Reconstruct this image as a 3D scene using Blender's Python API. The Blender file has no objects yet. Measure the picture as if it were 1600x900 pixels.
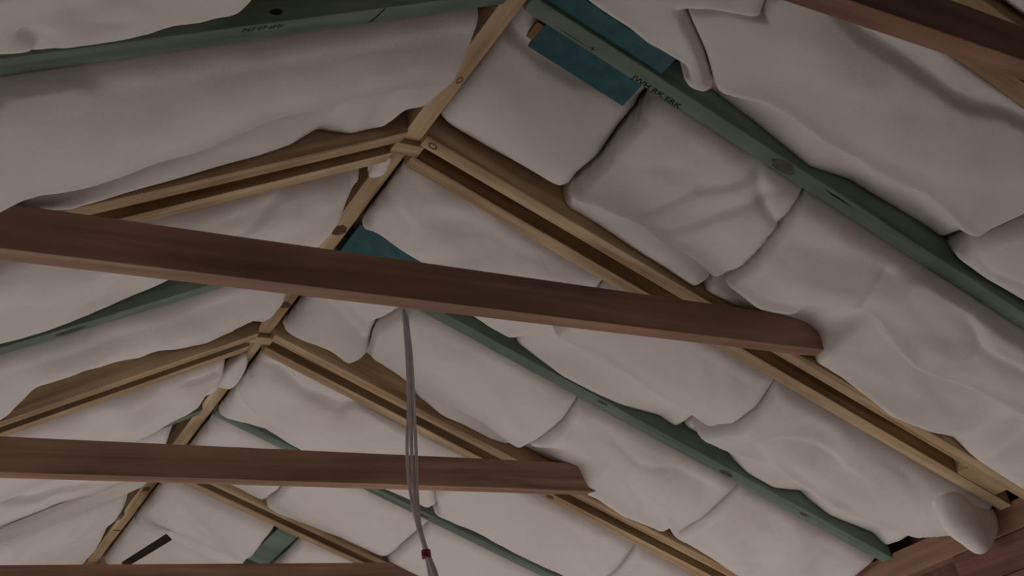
import bpy, bmesh, math, random
import numpy as np
from mathutils import Matrix, Vector
random.seed(7)
SC = bpy.context.scene
COL = SC.collection
# ---------------------------------------------------------------- camera
cd = bpy.data.cameras.new('camera'); cam = bpy.data.objects.new('camera', cd); COL.objects.link(cam)
cd.sensor_width = 36.0; cd.lens = 40.5436; cd.clip_start = .02
cam.matrix_world = Matrix(((0.851663, -0.115727, -0.511154, -1.344672),
    (-0.497226, -0.486676, -0.718271, 0.0),
    (-0.165643, 0.865883, -0.472026, -1.909368),
    (0.0, 0.0, 0.0, 1.0)))
SC.camera = cam
# ---------------------------------------------------------------- light and exposure
SC.view_settings.view_transform = 'Standard'; SC.view_settings.look = 'None'
SC.view_settings.gamma = 1.0; SC.view_settings.use_curve_mapping = False
SC.view_settings.exposure = -2.6
wd = bpy.data.worlds.new('overcast_sky'); SC.world = wd; wd.use_nodes = True
wd.node_tree.nodes['Background'].inputs[0].default_value = (.78, .86, 1, 1)
wd.node_tree.nodes['Background'].inputs[1].default_value = .35
def area(name, loc, aim, sx, sy, power, color):
    l = bpy.data.lights.new(name, 'AREA'); l.shape = 'RECTANGLE'; l.size = sx; l.size_y = sy; l.energy = power; l.color = color; l.spread = 1.9
    o = bpy.data.objects.new(name, l); COL.objects.link(o); o.location = loc
    o.rotation_euler = (Vector(aim) - Vector(loc)).to_track_quat('-Z', 'Y').to_euler()
    return o
FLOOR = -3.45
area('added_light_left', (-2.26, 4.4, -1.7), (-.2, 3.7, FLOOR), 2.4, .9, 330, (1, .972, .95))  # added lamp at an unseen opening, aimed down to bounce off the floor
area('added_light_right', (2.12, 4.4, -1.7), (.1, 3.2, FLOOR), 2.0, .9, 240, (1, .972, .95))  # added lamp on the unseen right, also lights the roof via the floor
area('added_light_far', (0, 6.25, -2.0), (0, 4.6, FLOOR), 3.0, 1.6, 190, (1, .972, .95))  # added lamp at the unseen far end, tilted onto the floor
# ---------------------------------------------------------------- measured layout, metres (y along the ridge, s down the slope, w square to the roof)
PITCH = 0.440100
GAP = 0.0488
BW = 0.0470
Y = {'p0': 1.0618, 'g1': 1.6393, 'p1': 2.26, 'g2': 2.8541, 'p2': 3.4535, 'g3': 4.0516, 'p3': 4.6427, 'g0': 0.4746, 'g4': 5.2319, 'p4': 6.0}
TZ = -0.5738; TD = 0.1105
PANEL_Y = 2.5871; SPX0 = 1.9006; SPX1 = 2.0530
KNOT1S = 0.0608; KNOT2S = 1.2587; KG1S = 0.8161; KG2S = 1.6014; KCR = 0.9925
TXS, TXY = 0.4244, 1.6562; TLS, TLY = 0.7290, 1.6286; CRS, CRY = 0.2254, 1.6500
KG2L = 0.8400
KL1S = 0.6901; KL2S = 0.4352
CABLES = [[(0.2847, 2.914, -0.1358), (0.2743, 2.914, -0.3141), (0.2542, 2.914, -0.4936), (0.2322, 2.914, -0.6226), (0.2238, 2.914, -0.7461), (0.2326, 2.914, -0.8651), (0.2515, 2.914, -0.9521), (0.2632, 2.914, -1.028), (0.2642, 2.914, -1.184)], [(0.2975, 2.92, -0.131), (0.2938, 2.92, -0.3093), (0.2777, 2.92, -0.4893), (0.2661, 2.92, -0.6185), (0.25, 2.92, -0.7633), (0.245, 2.92, -0.8727), (0.259, 2.92, -0.9501), (0.2791, 2.92, -1.0264), (0.288, 2.92, -1.1833)], [(0.2962, 2.926, -0.1279), (0.2879, 2.926, -0.3069), (0.2698, 2.926, -0.4872), (0.254, 2.926, -0.6166), (0.2439, 2.926, -0.7511), (0.2427, 2.926, -0.8647), (0.2539, 2.926, -0.9482), (0.2573, 2.926, -1.0242), (0.2545, 2.926, -1.1804)]]
TIEP = (0.2524, 2.92, -0.952)
SLAT = [(-0.0328, 5.118, -0.2765), (-0.0328, 5.142, -0.2765), (-0.0633, 5.142, -0.2618), (-0.0633, 5.118, -0.2618), (0.1545, 5.098, -0.1651), (0.1545, 5.122, -0.1651), (0.129, 5.122, -0.1381), (0.129, 5.098, -0.1381)]
TAILY = 2.40; TAIL = [(2.0942, 0.0181), (2.1429, -0.073), (2.192, -0.1275), (2.2539, -0.1463), (2.3286, -0.1472), (2.3713, -0.0808), (2.4028, 0.0193), (2.3538, 0.0463), (2.2352, 0.0486)]
BATTS = [
 {'k': -1, 'side': 1, 'y0': 0.5001, 'y1': 0.9874, 'label': 'smooth white insulation batt at the extreme top right corner, above the nearest brown tie beam', 'wb': -0.012, 'bulge': 0.012, 'near': 0.012, 'soft': 1, 'rough': 1.0, 'seed': 1, 'name': 'insulation_batt', 's0': [(0.0, 0.05), (1.0, 0.05)], 's1': [(0.0, 2.31), (1.0, 2.31)], 'far': [(0, 0.05)], 'cr': []},
 {'k': 0, 'side': 1, 'y0': 1.1361, 'y1': 1.6138, 'label': 'rolled strip of white insulation between the teal plate and the top edge', 'wb': -0.03, 'bulge': 0.02, 'near': 0.0, 'soft': 1, 'rough': 1.0, 'seed': 2, 'name': 'insulation_batt', 's0': [(0.0, 0.04), (1.0, 0.04)], 's1': [(0.263, 0.446), (0.354, 0.463), (0.439, 0.374), (0.55, 0.315), (0.655, 0.388), (0.735, 0.442), (0.852, 0.513)], 'far': [(0, 0.115)], 'r1': [(0.096, 0.799), (0.132, 0.795), (0.25, 0.793), (0.383, 0.825), (0.459, 0.902), (0.521, 0.885)], 'cr': []},
 {'k': 0, 'side': 1, 'y0': 1.1361, 'y1': 1.6138, 'label': 'large smooth white insulation batt between long green rafter and nearest tie beam', 'wb': -0.02, 'bulge': 0.012, 'near': -0.005, 'soft': 1, 'rough': 1.0, 'seed': 3, 'name': 'insulation_batt', 's0': [(0.263, 0.452), (0.354, 0.469), (0.439, 0.38), (0.55, 0.321), (0.655, 0.394), (0.735, 0.448), (0.852, 0.519)], 's1': [(0.469, 1.359), (0.638, 1.341), (0.755, 1.333), (0.877, 1.358)], 'far': [(0.557, 0.072), (0.709, 0.047), (0.879, 0.017), (1.01, 0.069), (1.128, 0.075), (1.301, 0.085), (1.425, 0.066)], 'r0': [(0.62, 0.161), (0.682, 0.186), (0.821, 0.171), (0.935, 0.171), (1.004, 0.157), (1.083, 0.083), (1.139, 0.063)], 'r1': [(0.535, 0.843), (0.641, 0.755), (0.724, 0.732), (0.855, 0.751), (1.003, 0.724), (1.106, 0.688), (1.181, 0.691), (1.267, 0.726), (1.326, 0.709)], 'cr': [([(0.724, 1.514), (0.784, 1.508), (0.86, 1.501)], 0.012, 0.02, 1), ([(0.309, 1.408), (0.42, 1.467), (0.523, 1.542)], 0.012, 0.012, 0)]},
 {'k': 0, 'side': 1, 'y0': 1.1361, 'y1': 1.6138, 'label': 'puffy white insulation batt at right edge, above lower end of long green rafter', 'wb': -0.035, 'bulge': 0.02, 'near': 0.012, 'soft': 1, 'rough': 1.0, 'seed': 4, 'name': 'insulation_batt', 's0': [(0.469, 1.365), (0.638, 1.347), (0.755, 1.339), (0.877, 1.364)], 's1': [(0.0, 2.31), (1.0, 2.31)], 'far': [(1.438, 0.048), (1.481, 0.045), (1.653, 0.067)], 'cr': [([(1.372, 1.517), (1.435, 1.541), (1.523, 1.508)], 0.01, 0.012, 0)]},
 {'k': 1, 'side': 1, 'y0': 1.6648, 'y1': 2.1857, 'label': 'dim recessed square of white insulation between ridge board and teal plate', 'wb': 0.03, 'bulge': 0.018, 'near': 0.05, 'soft': 1, 'rough': 1.0, 'seed': 5, 'name': 'insulation_batt', 's0': [(0.0, 0.028), (1.0, 0.028)], 's1': [(0.117, 0.423), (0.338, 0.426), (0.546, 0.437), (0.759, 0.436), (0.895, 0.447)], 'far': [(0.051, 0.086), (0.114, 0.083), (0.221, 0.083), (0.369, 0.099), (0.463, 0.11)], 'r0': [(-0.014, 0.233), (0.033, 0.24), (0.148, 0.258), (0.258, 0.252), (0.337, 0.196), (0.421, 0.183)], 'cr': []},
 {'k': 1, 'side': 1, 'y0': 1.6648, 'y1': 2.1857, 'label': 'fuzzy ended crumpled white insulation batt below the black writing on the green rafter', 'wb': -0.035, 'bulge': 0.012, 'near': -0.0, 'soft': 1, 'rough': 1.5, 'seed': 6, 'name': 'insulation_batt', 's0': [(0.117, 0.429), (0.338, 0.432), (0.546, 0.443), (0.759, 0.442), (0.895, 0.453)], 's1': [(-0.03, 0.909), (0.25, 0.933), (0.596, 0.964), (0.761, 0.948), (0.933, 0.961)], 'far': [(0.456, 0.067), (0.484, 0.033), (0.584, 0.033), (0.745, 0.024), (0.885, 0.019), (0.981, 0.011)], 'r1': [(0.447, 0.814), (0.51, 0.766), (0.595, 0.732), (0.649, 0.713), (0.715, 0.718), (0.822, 0.726), (0.926, 0.772)], 'cr': [([(0.649, 2.036), (0.822, 2.043), (0.929, 2.072)], 0.012, 0.012, 0), ([(0.771, 1.684), (0.833, 1.743), (0.927, 1.778)], 0.016, 0.012, 0), ([(0.772, 1.642), (0.751, 1.744), (0.678, 1.841), (0.643, 1.968)], 0.01, 0.018, 1), ([(0.833, 1.743), (0.778, 1.86), (0.74, 1.951)], 0.01, 0.02, 1), ([(0.377, 1.855), (0.497, 1.866), (0.573, 1.813)], 0.008, 0.03, 0)]},
 {'k': 1, 'side': 1, 'y0': 1.6648, 'y1': 2.1857, 'label': 'white insulation batt sagging over the right end of the upper tie beam', 'wb': -0.045, 'bulge': 0.01, 'near': 0.0, 'soft': 1, 'rough': 1.3, 'seed': 7, 'name': 'insulation_batt', 's0': [(-0.03, 0.915), (0.25, 0.939), (0.596, 0.97), (0.761, 0.954), (0.933, 0.967)], 's1': [(0.0, 2.31), (1.0, 2.31)], 'far': [(0.994, 0.024), (1.17, 0.05), (1.33, 0.1), (1.38, 0.1), (1.408, 0.004), (1.512, 0.002), (1.608, -0.013), (1.718, -0.036), (1.879, -0.005), (1.973, 0.026), (2.088, -0.005), (2.289, -0.011)], 'r0': [(1.367, -0.04), (1.447, -0.034), (1.532, 0.01), (1.644, 0.045), (1.72, 0.037)], 'r1': [(0.948, 0.745), (1.095, 0.753), (1.179, 0.67), (1.204, 0.519), (1.267, 0.429), (1.356, 0.427), (1.478, 0.505), (1.578, 0.557), (1.68, 0.536), (1.791, 0.473), (1.953, 0.434)], 'wr1': -0.05, 'cr': [([(1.2, 1.931), (1.267, 1.888), (1.356, 1.887), (1.478, 1.928), (1.578, 1.955), (1.68, 1.944), (1.791, 1.911)], 0.02, 0.016, 1), ([(1.251, 1.724), (1.274, 1.81), (1.299, 1.864)], 0.016, 0.016, 0), ([(1.571, 1.714), (1.654, 1.764), (1.79, 1.746)], 0.014, 0.016, 1), ([(1.654, 1.764), (1.659, 1.832), (1.632, 1.878)], 0.008, 0.015, 0), ([(1.273, 1.959), (1.325, 1.938), (1.335, 1.897)], 0.008, 0.012, 0)]},
 {'k': 2, 'side': 1, 'y0': 2.3343, 'y1': 2.8286, 'label': 'wispy white insulation batt under the double pine rafter just above the upper tie beam', 'wb': -0.015, 'bulge': 0.015, 'near': 0.012, 'soft': 1, 'rough': 1.3, 'seed': 8, 'name': 'insulation_batt', 's0': [(0.0, 0.028), (1.0, 0.028)], 's1': [(0.105, 0.728), (0.564, 0.719), (0.754, 0.692), (0.886, 0.672)], 'far': [(0.0, 0.11), (0.33, 0.11), (0.456, 0.072), (0.571, 0.06), (0.684, 0.059)], 'r1': [(0.01, 0.687), (0.033, 0.643), (0.077, 0.576), (0.164, 0.584), (0.255, 0.612)], 'cr': [([(0.069, 2.367), (0.186, 2.345), (0.323, 2.357)], 0.008, 0.03, 0), ([(0.028, 2.455), (0.134, 2.497), (0.193, 2.569)], 0.008, 0.02, 0)]},
 {'k': 2, 'side': 1, 'y0': 2.3343, 'y1': 2.8286, 'label': 'white insulation batt with a shaded side band, directly below the upper tie beam right half', 'wb': -0.02, 'bulge': 0.012, 'near': 0.012, 'soft': 1, 'rough': 1.0, 'seed': 9, 'name': 'insulation_batt', 's0': [(0.105, 0.734), (0.564, 0.725), (0.754, 0.698), (0.886, 0.678)], 's1': [(0.04, 1.388), (0.277, 1.416), (0.485, 1.42), (0.651, 1.384), (0.762, 1.364)], 'far': [(0.694, 0.031), (0.784, 0.014), (0.885, -0.001), (1.022, 0.003), (1.129, 0.012), (1.276, 0.052), (1.397, 0.036)], 'r1': [(0.724, 0.59), (0.944, 0.584), (1.065, 0.588), (1.151, 0.62), (1.225, 0.622), (1.361, 0.639)], 'cr': []},  # grey of the side is shade on plain fleece, deepened by the fold step
 {'k': 2, 'side': 1, 'y0': 2.3343, 'y1': 2.8286, 'label': 'long white insulation batt running down to the wall plate, ending in a drooping tail', 'wb': -0.03, 'bulge': 0.015, 'near': 0.012, 'soft': 1, 'rough': 1.0, 'seed': 10, 'name': 'insulation_batt', 's0': [(0.04, 1.394), (0.277, 1.422), (0.485, 1.426), (0.651, 1.39), (0.762, 1.37)], 's1': [(0.0, 2.33), (1.0, 2.33)], 'far': [(1.476, 0.068), (1.561, 0.072), (1.599, 0.04), (1.665, 0.015), (1.786, 0.015), (1.903, 0.063), (1.948, 0.045), (2.042, 0.027), (2.249, 0.054), (2.365, 0.007)], 'r1': [(1.422, 0.766), (1.531, 0.766), (1.632, 0.649), (1.753, 0.683), (1.844, 0.697), (2.01, 0.726), (2.136, 0.663), (2.256, 0.566), (2.307, 0.353)], 'cr': [([(1.632, 2.655), (1.507, 2.617), (1.449, 2.628)], 0.006, 0.02, 0), ([(1.519, 2.604), (1.554, 2.511), (1.646, 2.462), (1.76, 2.468)], 0.012, 0.02, 1), ([(1.557, 2.303), (1.739, 2.357), (1.982, 2.38)], 0.008, 0.03, 0)]},
 {'k': 3, 'side': 1, 'y0': 2.8796, 'y1': 3.3791, 'label': 'short crumpled insulation batt beside the pine ridge board, just under the upper tie beam', 'wb': -0.02, 'bulge': 0.012, 'near': 0.012, 'soft': 1, 'rough': 1.4, 'seed': 11, 'name': 'insulation_batt', 's0': [(0.0, 0.028), (1.0, 0.028)], 's1': [(0.067, 0.309), (0.291, 0.273), (0.399, 0.275), (0.675, 0.319)], 'far': [(0.028, 0.056), (0.158, 0.07), (0.256, 0.072), (0.327, 0.063), (0.357, 0.09)], 'cr': [([(0.138, 3.034), (0.212, 3.082), (0.257, 3.106)], 0.016, 0.012, 1), ([(0.274, 3.042), (0.228, 3.043), (0.171, 3.001)], 0.01, 0.012, 0)]},
 {'k': 3, 'side': 1, 'y0': 2.8796, 'y1': 3.3791, 'label': 'plain white insulation batt behind the hanging grey cables, above the lower double pine rafter', 'wb': -0.02, 'bulge': 0.015, 'near': 0.012, 'soft': 1, 'rough': 1.0, 'seed': 12, 'name': 'insulation_batt', 's0': [(0.067, 0.315), (0.291, 0.279), (0.399, 0.281), (0.675, 0.325)], 's1': [(0.043, 0.99), (0.273, 1.009), (0.609, 1.011), (0.778, 0.999)], 'far': [(0.355, 0.104), (0.521, 0.087), (0.589, 0.041), (0.701, 0.013), (0.803, 0.02), (0.906, 0.018), (1.008, 0.037)], 'r1': [(0.336, 0.639), (0.522, 0.709), (0.616, 0.711), (0.681, 0.699), (0.832, 0.705), (0.924, 0.768), (0.989, 0.776)], 'cr': []},
 {'k': 3, 'side': 1, 'y0': 2.8796, 'y1': 3.3791, 'label': 'white insulation batt drooping over the right end of the lower tie beam', 'wb': -0.03, 'bulge': 0.012, 'near': 0.012, 'soft': 1, 'rough': 1.0, 'seed': 13, 'name': 'insulation_batt', 's0': [(0.043, 0.996), (0.273, 1.015), (0.609, 1.017), (0.778, 1.005)], 's1': [(-0.031, 1.678), (0.175, 1.683), (0.441, 1.699), (0.842, 1.726), (0.92, 1.719)], 'far': [(1.068, 0.063), (1.17, 0.06), (1.265, 0.07), (1.323, -0.005), (1.4, -0.0), (1.516, -0.017), (1.628, -0.004), (1.743, 0.003)], 'r1': [(1.012, 0.742), (1.14, 0.487), (1.343, 0.493), (1.537, 0.579), (1.668, 0.784)], 'wr1': -0.035, 'cr': [([(1.03, 3.211), (1.133, 3.113), (1.343, 3.126), (1.537, 3.169)], 0.014, 0.014, 1), ([(1.318, 2.666), (1.319, 2.828), (1.427, 2.937), (1.576, 2.947)], 0.006, 0.03, 0), ([(1.198, 2.964), (1.327, 2.992), (1.412, 2.955)], 0.008, 0.02, 0), ([(1.409, 3.209), (1.525, 3.271), (1.581, 3.328)], 0.008, 0.012, 0)]},
 {'k': 3, 'side': 1, 'y0': 2.8796, 'y1': 3.3791, 'label': 'white insulation batt at the bottom edge, between green rafter and lower double pine rafter', 'wb': -0.025, 'bulge': 0.015, 'near': 0.012, 'soft': 1, 'rough': 1.0, 'seed': 14, 'name': 'insulation_batt', 's0': [(-0.031, 1.684), (0.175, 1.689), (0.441, 1.705), (0.842, 1.732), (0.92, 1.725)], 's1': [(0.0, 2.33), (1.0, 2.33)], 'far': [(1.79, 0.022), (2.066, -0.014)], 'cr': []},
 {'k': 4, 'side': 1, 'y0': 3.5278, 'y1': 4.0261, 'label': 'white insulation batt with a curved fold, above the lower tie beam right of the ridge', 'wb': -0.02, 'bulge': 0.012, 'near': 0.0, 'soft': 1, 'rough': 1.3, 'seed': 15, 'name': 'insulation_batt', 's0': [(0.0, 0.028), (1.0, 0.028)], 's1': [(0.002, 0.933), (0.58, 0.906), (0.793, 0.974)], 'far': [(0.033, -0.029), (0.139, -0.005), (0.213, 0.02), (0.228, 0.038), (0.306, 0.014), (0.391, 0.007), (0.658, -0.001), (0.885, 0.037)], 'r0': [(0.114, 0.081), (0.247, 0.207), (0.386, 0.145), (0.429, -0.03), (0.633, -0.082)], 'cr': [([(0.114, 3.568), (0.247, 3.631), (0.389, 3.608), (0.419, 3.536)], 0.02, 0.016, 0), ([(0.049, 3.785), (0.106, 3.868), (0.186, 3.9)], 0.008, 0.012, 0)]},
 {'k': 4, 'side': 1, 'y0': 3.5278, 'y1': 4.0261, 'label': 'white insulation batt right of the cables, directly below the lower tie beam', 'wb': -0.025, 'bulge': 0.015, 'near': 0.012, 'soft': 1, 'rough': 1.0, 'seed': 16, 'name': 'insulation_batt', 's0': [(0.002, 0.939), (0.58, 0.912), (0.793, 0.98)], 's1': [(-0.156, 1.683), (-0.028, 1.681), (0.223, 1.707), (0.478, 1.725)], 'far': [(1.01, 0.04), (1.103, 0.049), (1.267, 0.048), (1.394, 0.028), (1.641, 0.027)], 'cr': []},
 {'k': 4, 'side': 1, 'y0': 3.5278, 'y1': 4.0261, 'label': 'white insulation batt at the bottom edge left of the lowest pine rafter pair', 'wb': -0.03, 'bulge': 0.015, 'near': 0.012, 'soft': 1, 'rough': 1.0, 'seed': 17, 'name': 'insulation_batt', 's0': [(-0.156, 1.689), (-0.028, 1.687), (0.223, 1.713), (0.478, 1.731)], 's1': [(0.0, 2.33), (1.0, 2.33)], 'far': [(0, 0.03)], 'cr': []},
 {'k': 5, 'side': 1, 'y0': 4.0771, 'y1': 4.5683, 'label': 'small white insulation batt right of the ridge, just above the lower tie beam', 'wb': -0.02, 'bulge': 0.012, 'near': 0.012, 'soft': 1, 'rough': 1.4, 'seed': 18, 'name': 'insulation_batt', 's0': [(0.0, 0.028), (1.0, 0.028)], 's1': [(0.055, 0.436), (0.49, 0.434)], 'far': [(0, 0.02)], 'cr': []},
 {'k': 5, 'side': 1, 'y0': 4.0771, 'y1': 4.5683, 'label': 'white insulation batt left of the cables, below the lower tie beam', 'wb': -0.02, 'bulge': 0.015, 'near': 0.012, 'soft': 1, 'rough': 1.0, 'seed': 19, 'name': 'insulation_batt', 's0': [(0.055, 0.442), (0.49, 0.44)], 's1': [(-0.206, 1.029), (0.478, 1.008), (0.849, 1.027)], 'far': [(0.396, -0.007), (0.515, -0.019), (0.685, 0.002), (0.827, 0.016), (0.924, 0.016), (1.029, 0.043)], 'cr': [([(0.912, 4.043), (0.828, 4.382), (0.679, 4.326)], 0.006, 0.03, 0)]},
 {'k': 5, 'side': 1, 'y0': 4.0771, 'y1': 4.5683, 'label': 'white insulation batt behind the red cable tie at the bottom edge', 'wb': -0.025, 'bulge': 0.015, 'near': 0.012, 'soft': 1, 'rough': 1.0, 'seed': 20, 'name': 'insulation_batt', 's0': [(-0.206, 1.035), (0.478, 1.014), (0.849, 1.033)], 's1': [(0.0, 2.3), (1.0, 2.3)], 'far': [(0, 0.0)], 'cr': []},
 {'k': 6, 'side': 1, 'y0': 4.717, 'y1': 5.2064, 'label': 'white insulation batt right of the ridge end, between lower tie beam and bottom tie beam', 'wb': -0.035, 'bulge': 0.012, 'near': 0.012, 'soft': 1, 'rough': 1.0, 'seed': 21, 'name': 'insulation_batt', 's0': [(0.0, 0.028), (1.0, 0.028)], 's1': [(-0.1, 0.547), (0.791, 0.568)], 'far': [(0, -0.055)], 'cr': []},
 {'k': 6, 'side': 1, 'y0': 4.717, 'y1': 5.2064, 'label': 'white insulation batt beside the far green board above the bottom tie beam', 'wb': -0.02, 'bulge': 0.012, 'near': 0.012, 'soft': 1, 'rough': 1.0, 'seed': 22, 'name': 'insulation_batt', 's0': [(-0.023, 0.684), (0.541, 0.694)], 's1': [(0.0, 2.3), (1.0, 2.3)], 'far': [(0, 0.02)], 'cr': []},
 {'k': 7, 'side': 1, 'y0': 5.2574, 'y1': 5.9257, 'label': 'furthest white insulation batt right of the ridge end', 'wb': -0.02, 'bulge': 0.012, 'near': -0.02, 'soft': 1, 'rough': 1.0, 'seed': 23, 'name': 'insulation_batt', 's0': [(0.0, 0.028), (1.0, 0.028)], 's1': [(0.0, 2.3), (1.0, 2.3)], 'far': [(0, 0.02)], 'cr': []},
 {'k': -1, 'side': -1, 'y0': 0.5001, 'y1': 0.9874, 'label': 'nearest white insulation batt left of the ridge, outside the top of the photo', 'wb': -0.012, 'bulge': 0.012, 'near': 0.012, 'soft': 1, 'rough': 1.0, 'seed': 24, 'name': 'insulation_batt', 'e0': 0.07, 's0': [(0.0, 0.05), (1.0, 0.05)], 's1': [(0.0, 2.2), (1.0, 2.2)], 'far': [(0, 0.05)], 'cr': []},
 {'k': 0, 'side': -1, 'y0': 1.1361, 'y1': 1.6138, 'label': 'white insulation batt peeping over the top green rafter at the top edge', 'wb': 0.03, 'bulge': 0.02, 'near': 0.012, 'soft': 1, 'rough': 1.0, 'seed': 25, 'name': 'insulation_batt', 'e0': 0.07, 's0': [(0.0, 0.05), (1.0, 0.05)], 's1': [(0.0, 0.8), (1.0, 0.8)], 'far': [(0, 0.075)], 'cr': []},
 {'k': 0, 'side': -1, 'y0': 1.1361, 'y1': 1.6138, 'label': 'white insulation sagging in a round lobe in the top left corner', 'wb': -0.03, 'bulge': 0.02, 'near': 0.012, 'soft': 1, 'rough': 1.4, 'seed': 26, 'name': 'insulation_batt', 's0': [(0.0, 0.806), (1.0, 0.806)], 's1': [(0.0, 2.2), (1.0, 2.2)], 'far': [(0.88, 0.078), (0.932, 0.054), (0.986, 0.024), (1.045, 0.004), (1.106, 0.003), (1.158, 0.017), (1.19, 0.008), (1.223, 0.021), (1.241, 0.03), (1.44, 0.033)], 'cr': [([(1.245, 1.503), (1.212, 1.532), (1.196, 1.572)], 0.025, 0.012, 0), ([(1.195, 1.441), (1.14, 1.489), (1.066, 1.509)], 0.008, 0.03, 0)]},
 {'k': 1, 'side': -1, 'y0': 1.6648, 'y1': 2.1857, 'label': 'largest smooth white insulation batt, upper left below the top green rafter', 'wb': -0.03, 'bulge': 0.02, 'near': 0.012, 'soft': 1, 'rough': 0.8, 'seed': 27, 'name': 'insulation_batt', 'e0': 0.05, 's0': [(0.0, 0.06), (1.0, 0.06)], 's1': [(0.0, 2.2), (1.0, 2.2)], 'far': [(-0.016, 0.035), (0.041, 0.036), (0.103, 0.027), (0.216, 0.026), (0.304, 0.062), (0.405, 0.032), (0.517, 0.021), (0.754, 0.007), (0.848, 0.004), (0.922, -0.003), (1.0, -0.008), (1.09, 0.012), (1.15, 0.045), (1.3, 0.09)], 'r0': [(1.136, -0.128), (1.205, -0.057), (1.253, 0.041), (1.31, 0.133)], 'r1': [(0.17, 0.44), (0.305, 0.407), (0.435, 0.427), (0.619, 0.488), (0.732, 0.549), (0.838, 0.603), (0.94, 0.674), (0.998, 0.722), (1.145, 0.684)], 'cr': [([(0.592, 1.927), (0.486, 1.99), (0.43, 2.011)], 0.008, 0.012, 0)]},
 {'k': 2, 'side': -1, 'y0': 2.3343, 'y1': 2.8286, 'label': 'white insulation batt left of the ridge, between upper pine rafter pair and upper tie beam', 'wb': -0.03, 'bulge': 0.015, 'near': 0.012, 'soft': 1, 'rough': 1.3, 'seed': 28, 'name': 'insulation_batt', 'e0': 0.07, 's0': [(0.0, 0.06), (1.0, 0.06)], 's1': [(0.0, 2.2), (1.0, 2.2)], 'far': [(-0.003, 0.037), (0.076, 0.041), (0.539, 0.047), (0.652, 0.03), (0.768, 0.013), (0.853, 0.003), (0.939, 0.003), (1.034, 0.004)], 'r1': [(0.347, 0.364), (0.599, 0.396), (0.813, 0.394), (0.957, 0.394), (1.097, 0.448)], 'cr': [([(0.154, 2.347), (0.112, 2.444), (0.083, 2.521)], 0.01, 0.01, 0), ([(0.391, 2.359), (0.446, 2.422), (0.487, 2.468)], 0.014, 0.015, 1), ([(0.813, 2.529), (0.957, 2.529), (1.097, 2.556)], 0.012, 0.02, 1)]},
 {'k': 3, 'side': -1, 'y0': 2.8796, 'y1': 3.3791, 'label': 'long white insulation batt on the left, below the upper tie beam and narrow green rafter', 'wb': -0.03, 'bulge': 0.02, 'near': 0.012, 'soft': 1, 'rough': 1.0, 'seed': 29, 'name': 'insulation_batt', 'e0': 0.07, 's0': [(0.0, 0.06), (1.0, 0.06)], 's1': [(0.0, 2.2), (1.0, 2.2)], 'far': [(0.01, 0.048), (0.236, 0.02), (0.347, 0.034), (0.433, 0.069), (0.514, 0.079), (0.603, 0.065), (0.787, 0.091), (0.822, 0.077), (0.921, 0.037)], 'r1': [(0.171, 0.463), (0.337, 0.573), (0.566, 0.429), (0.721, 0.419), (0.908, 0.333)], 'cr': [([(0.566, 3.094), (0.442, 3.129), (0.296, 3.157)], 0.008, 0.015, 0)]},
 {'k': 4, 'side': -1, 'y0': 3.5278, 'y1': 4.0261, 'label': 'white insulation batt on the left just above the lower tie beam', 'wb': -0.025, 'bulge': 0.012, 'near': 0.012, 'soft': 1, 'rough': 1.4, 'seed': 30, 'name': 'insulation_batt', 'e0': 0.07, 's0': [(0.0, 0.05), (1.0, 0.05)], 's1': [(0.0, 2.2), (1.0, 2.2)], 'far': [(0.056, 0.012), (0.062, 0.04), (0.165, 0.021), (0.304, -0.013), (0.499, -0.059)], 'cr': [([(0.108, 3.634), (0.153, 3.654), (0.129, 3.838)], 0.01, 0.012, 0), ([(0.125, 3.467), (0.139, 3.585), (0.24, 3.589)], 0.01, 0.012, 1)]},
 {'k': 5, 'side': -1, 'y0': 4.0771, 'y1': 4.5683, 'label': 'white insulation batt at the left edge just below the lower tie beam', 'wb': -0.03, 'bulge': 0.012, 'near': -0.0, 'soft': 1, 'rough': 1.0, 'seed': 31, 'name': 'insulation_batt', 'e0': 0.14, 's0': [(0.0, 0.04), (1.0, 0.04)], 's1': [(0.0, 2.2), (1.0, 2.2)], 'far': [(0, -0.008)], 'r1': [(0.373, 0.806), (0.542, 0.604), (0.678, 0.574), (0.775, 0.556)], 'cr': [([(0.464, 4.295), (0.66, 4.213), (0.817, 4.12)], 0.02, 0.02, 1)]},
 {'k': 6, 'side': -1, 'y0': 4.717, 'y1': 5.2064, 'label': 'white insulation batt in the lower left corner above the bottom tie beam', 'wb': -0.04, 'bulge': 0.015, 'near': 0.0, 'soft': 1, 'rough': 1.3, 'seed': 32, 'name': 'insulation_batt', 'e0': 0.14, 's0': [(0.0, 0.045), (1.0, 0.045)], 's1': [(0.0, 2.2), (1.0, 2.2)], 'far': [(0, -0.05)], 'cr': [([(0.501, 4.999), (0.362, 5.248), (0.239, 5.521)], 0.01, 0.012, 0)]},
 {'k': 7, 'side': -1, 'y0': 5.2574, 'y1': 5.9257, 'label': 'furthest white insulation batt left of the ridge end', 'wb': -0.01, 'bulge': 0.012, 'near': 0.012, 'soft': 1, 'rough': 1.0, 'seed': 33, 'name': 'insulation_batt', 's0': [(0.0, 0.08), (1.0, 0.08)], 's1': [(0.0, 2.2), (1.0, 2.2)], 'far': [(0, 0.02)], 'cr': []},
 {'k': 5, 'side': -1, 'y0': 4.5373, 'y1': 4.715, 'label': 'narrow fold of white insulation covering a double pine rafter, lower left', 'wb': -0.03, 'bulge': 0.01, 'near': -0.014, 'soft': 1, 'rough': 0.8, 'seed': 34, 'name': 'insulation_batt', 'wt': -0.004, 's0': [(0.0, 0.1), (1.0, 0.1)], 's1': [(0.0, 2.2), (1.0, 2.2)], 'far': [(0, -0.012)], 'cr': []},
]
cp, sp = math.cos(PITCH), math.sin(PITCH)
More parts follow.
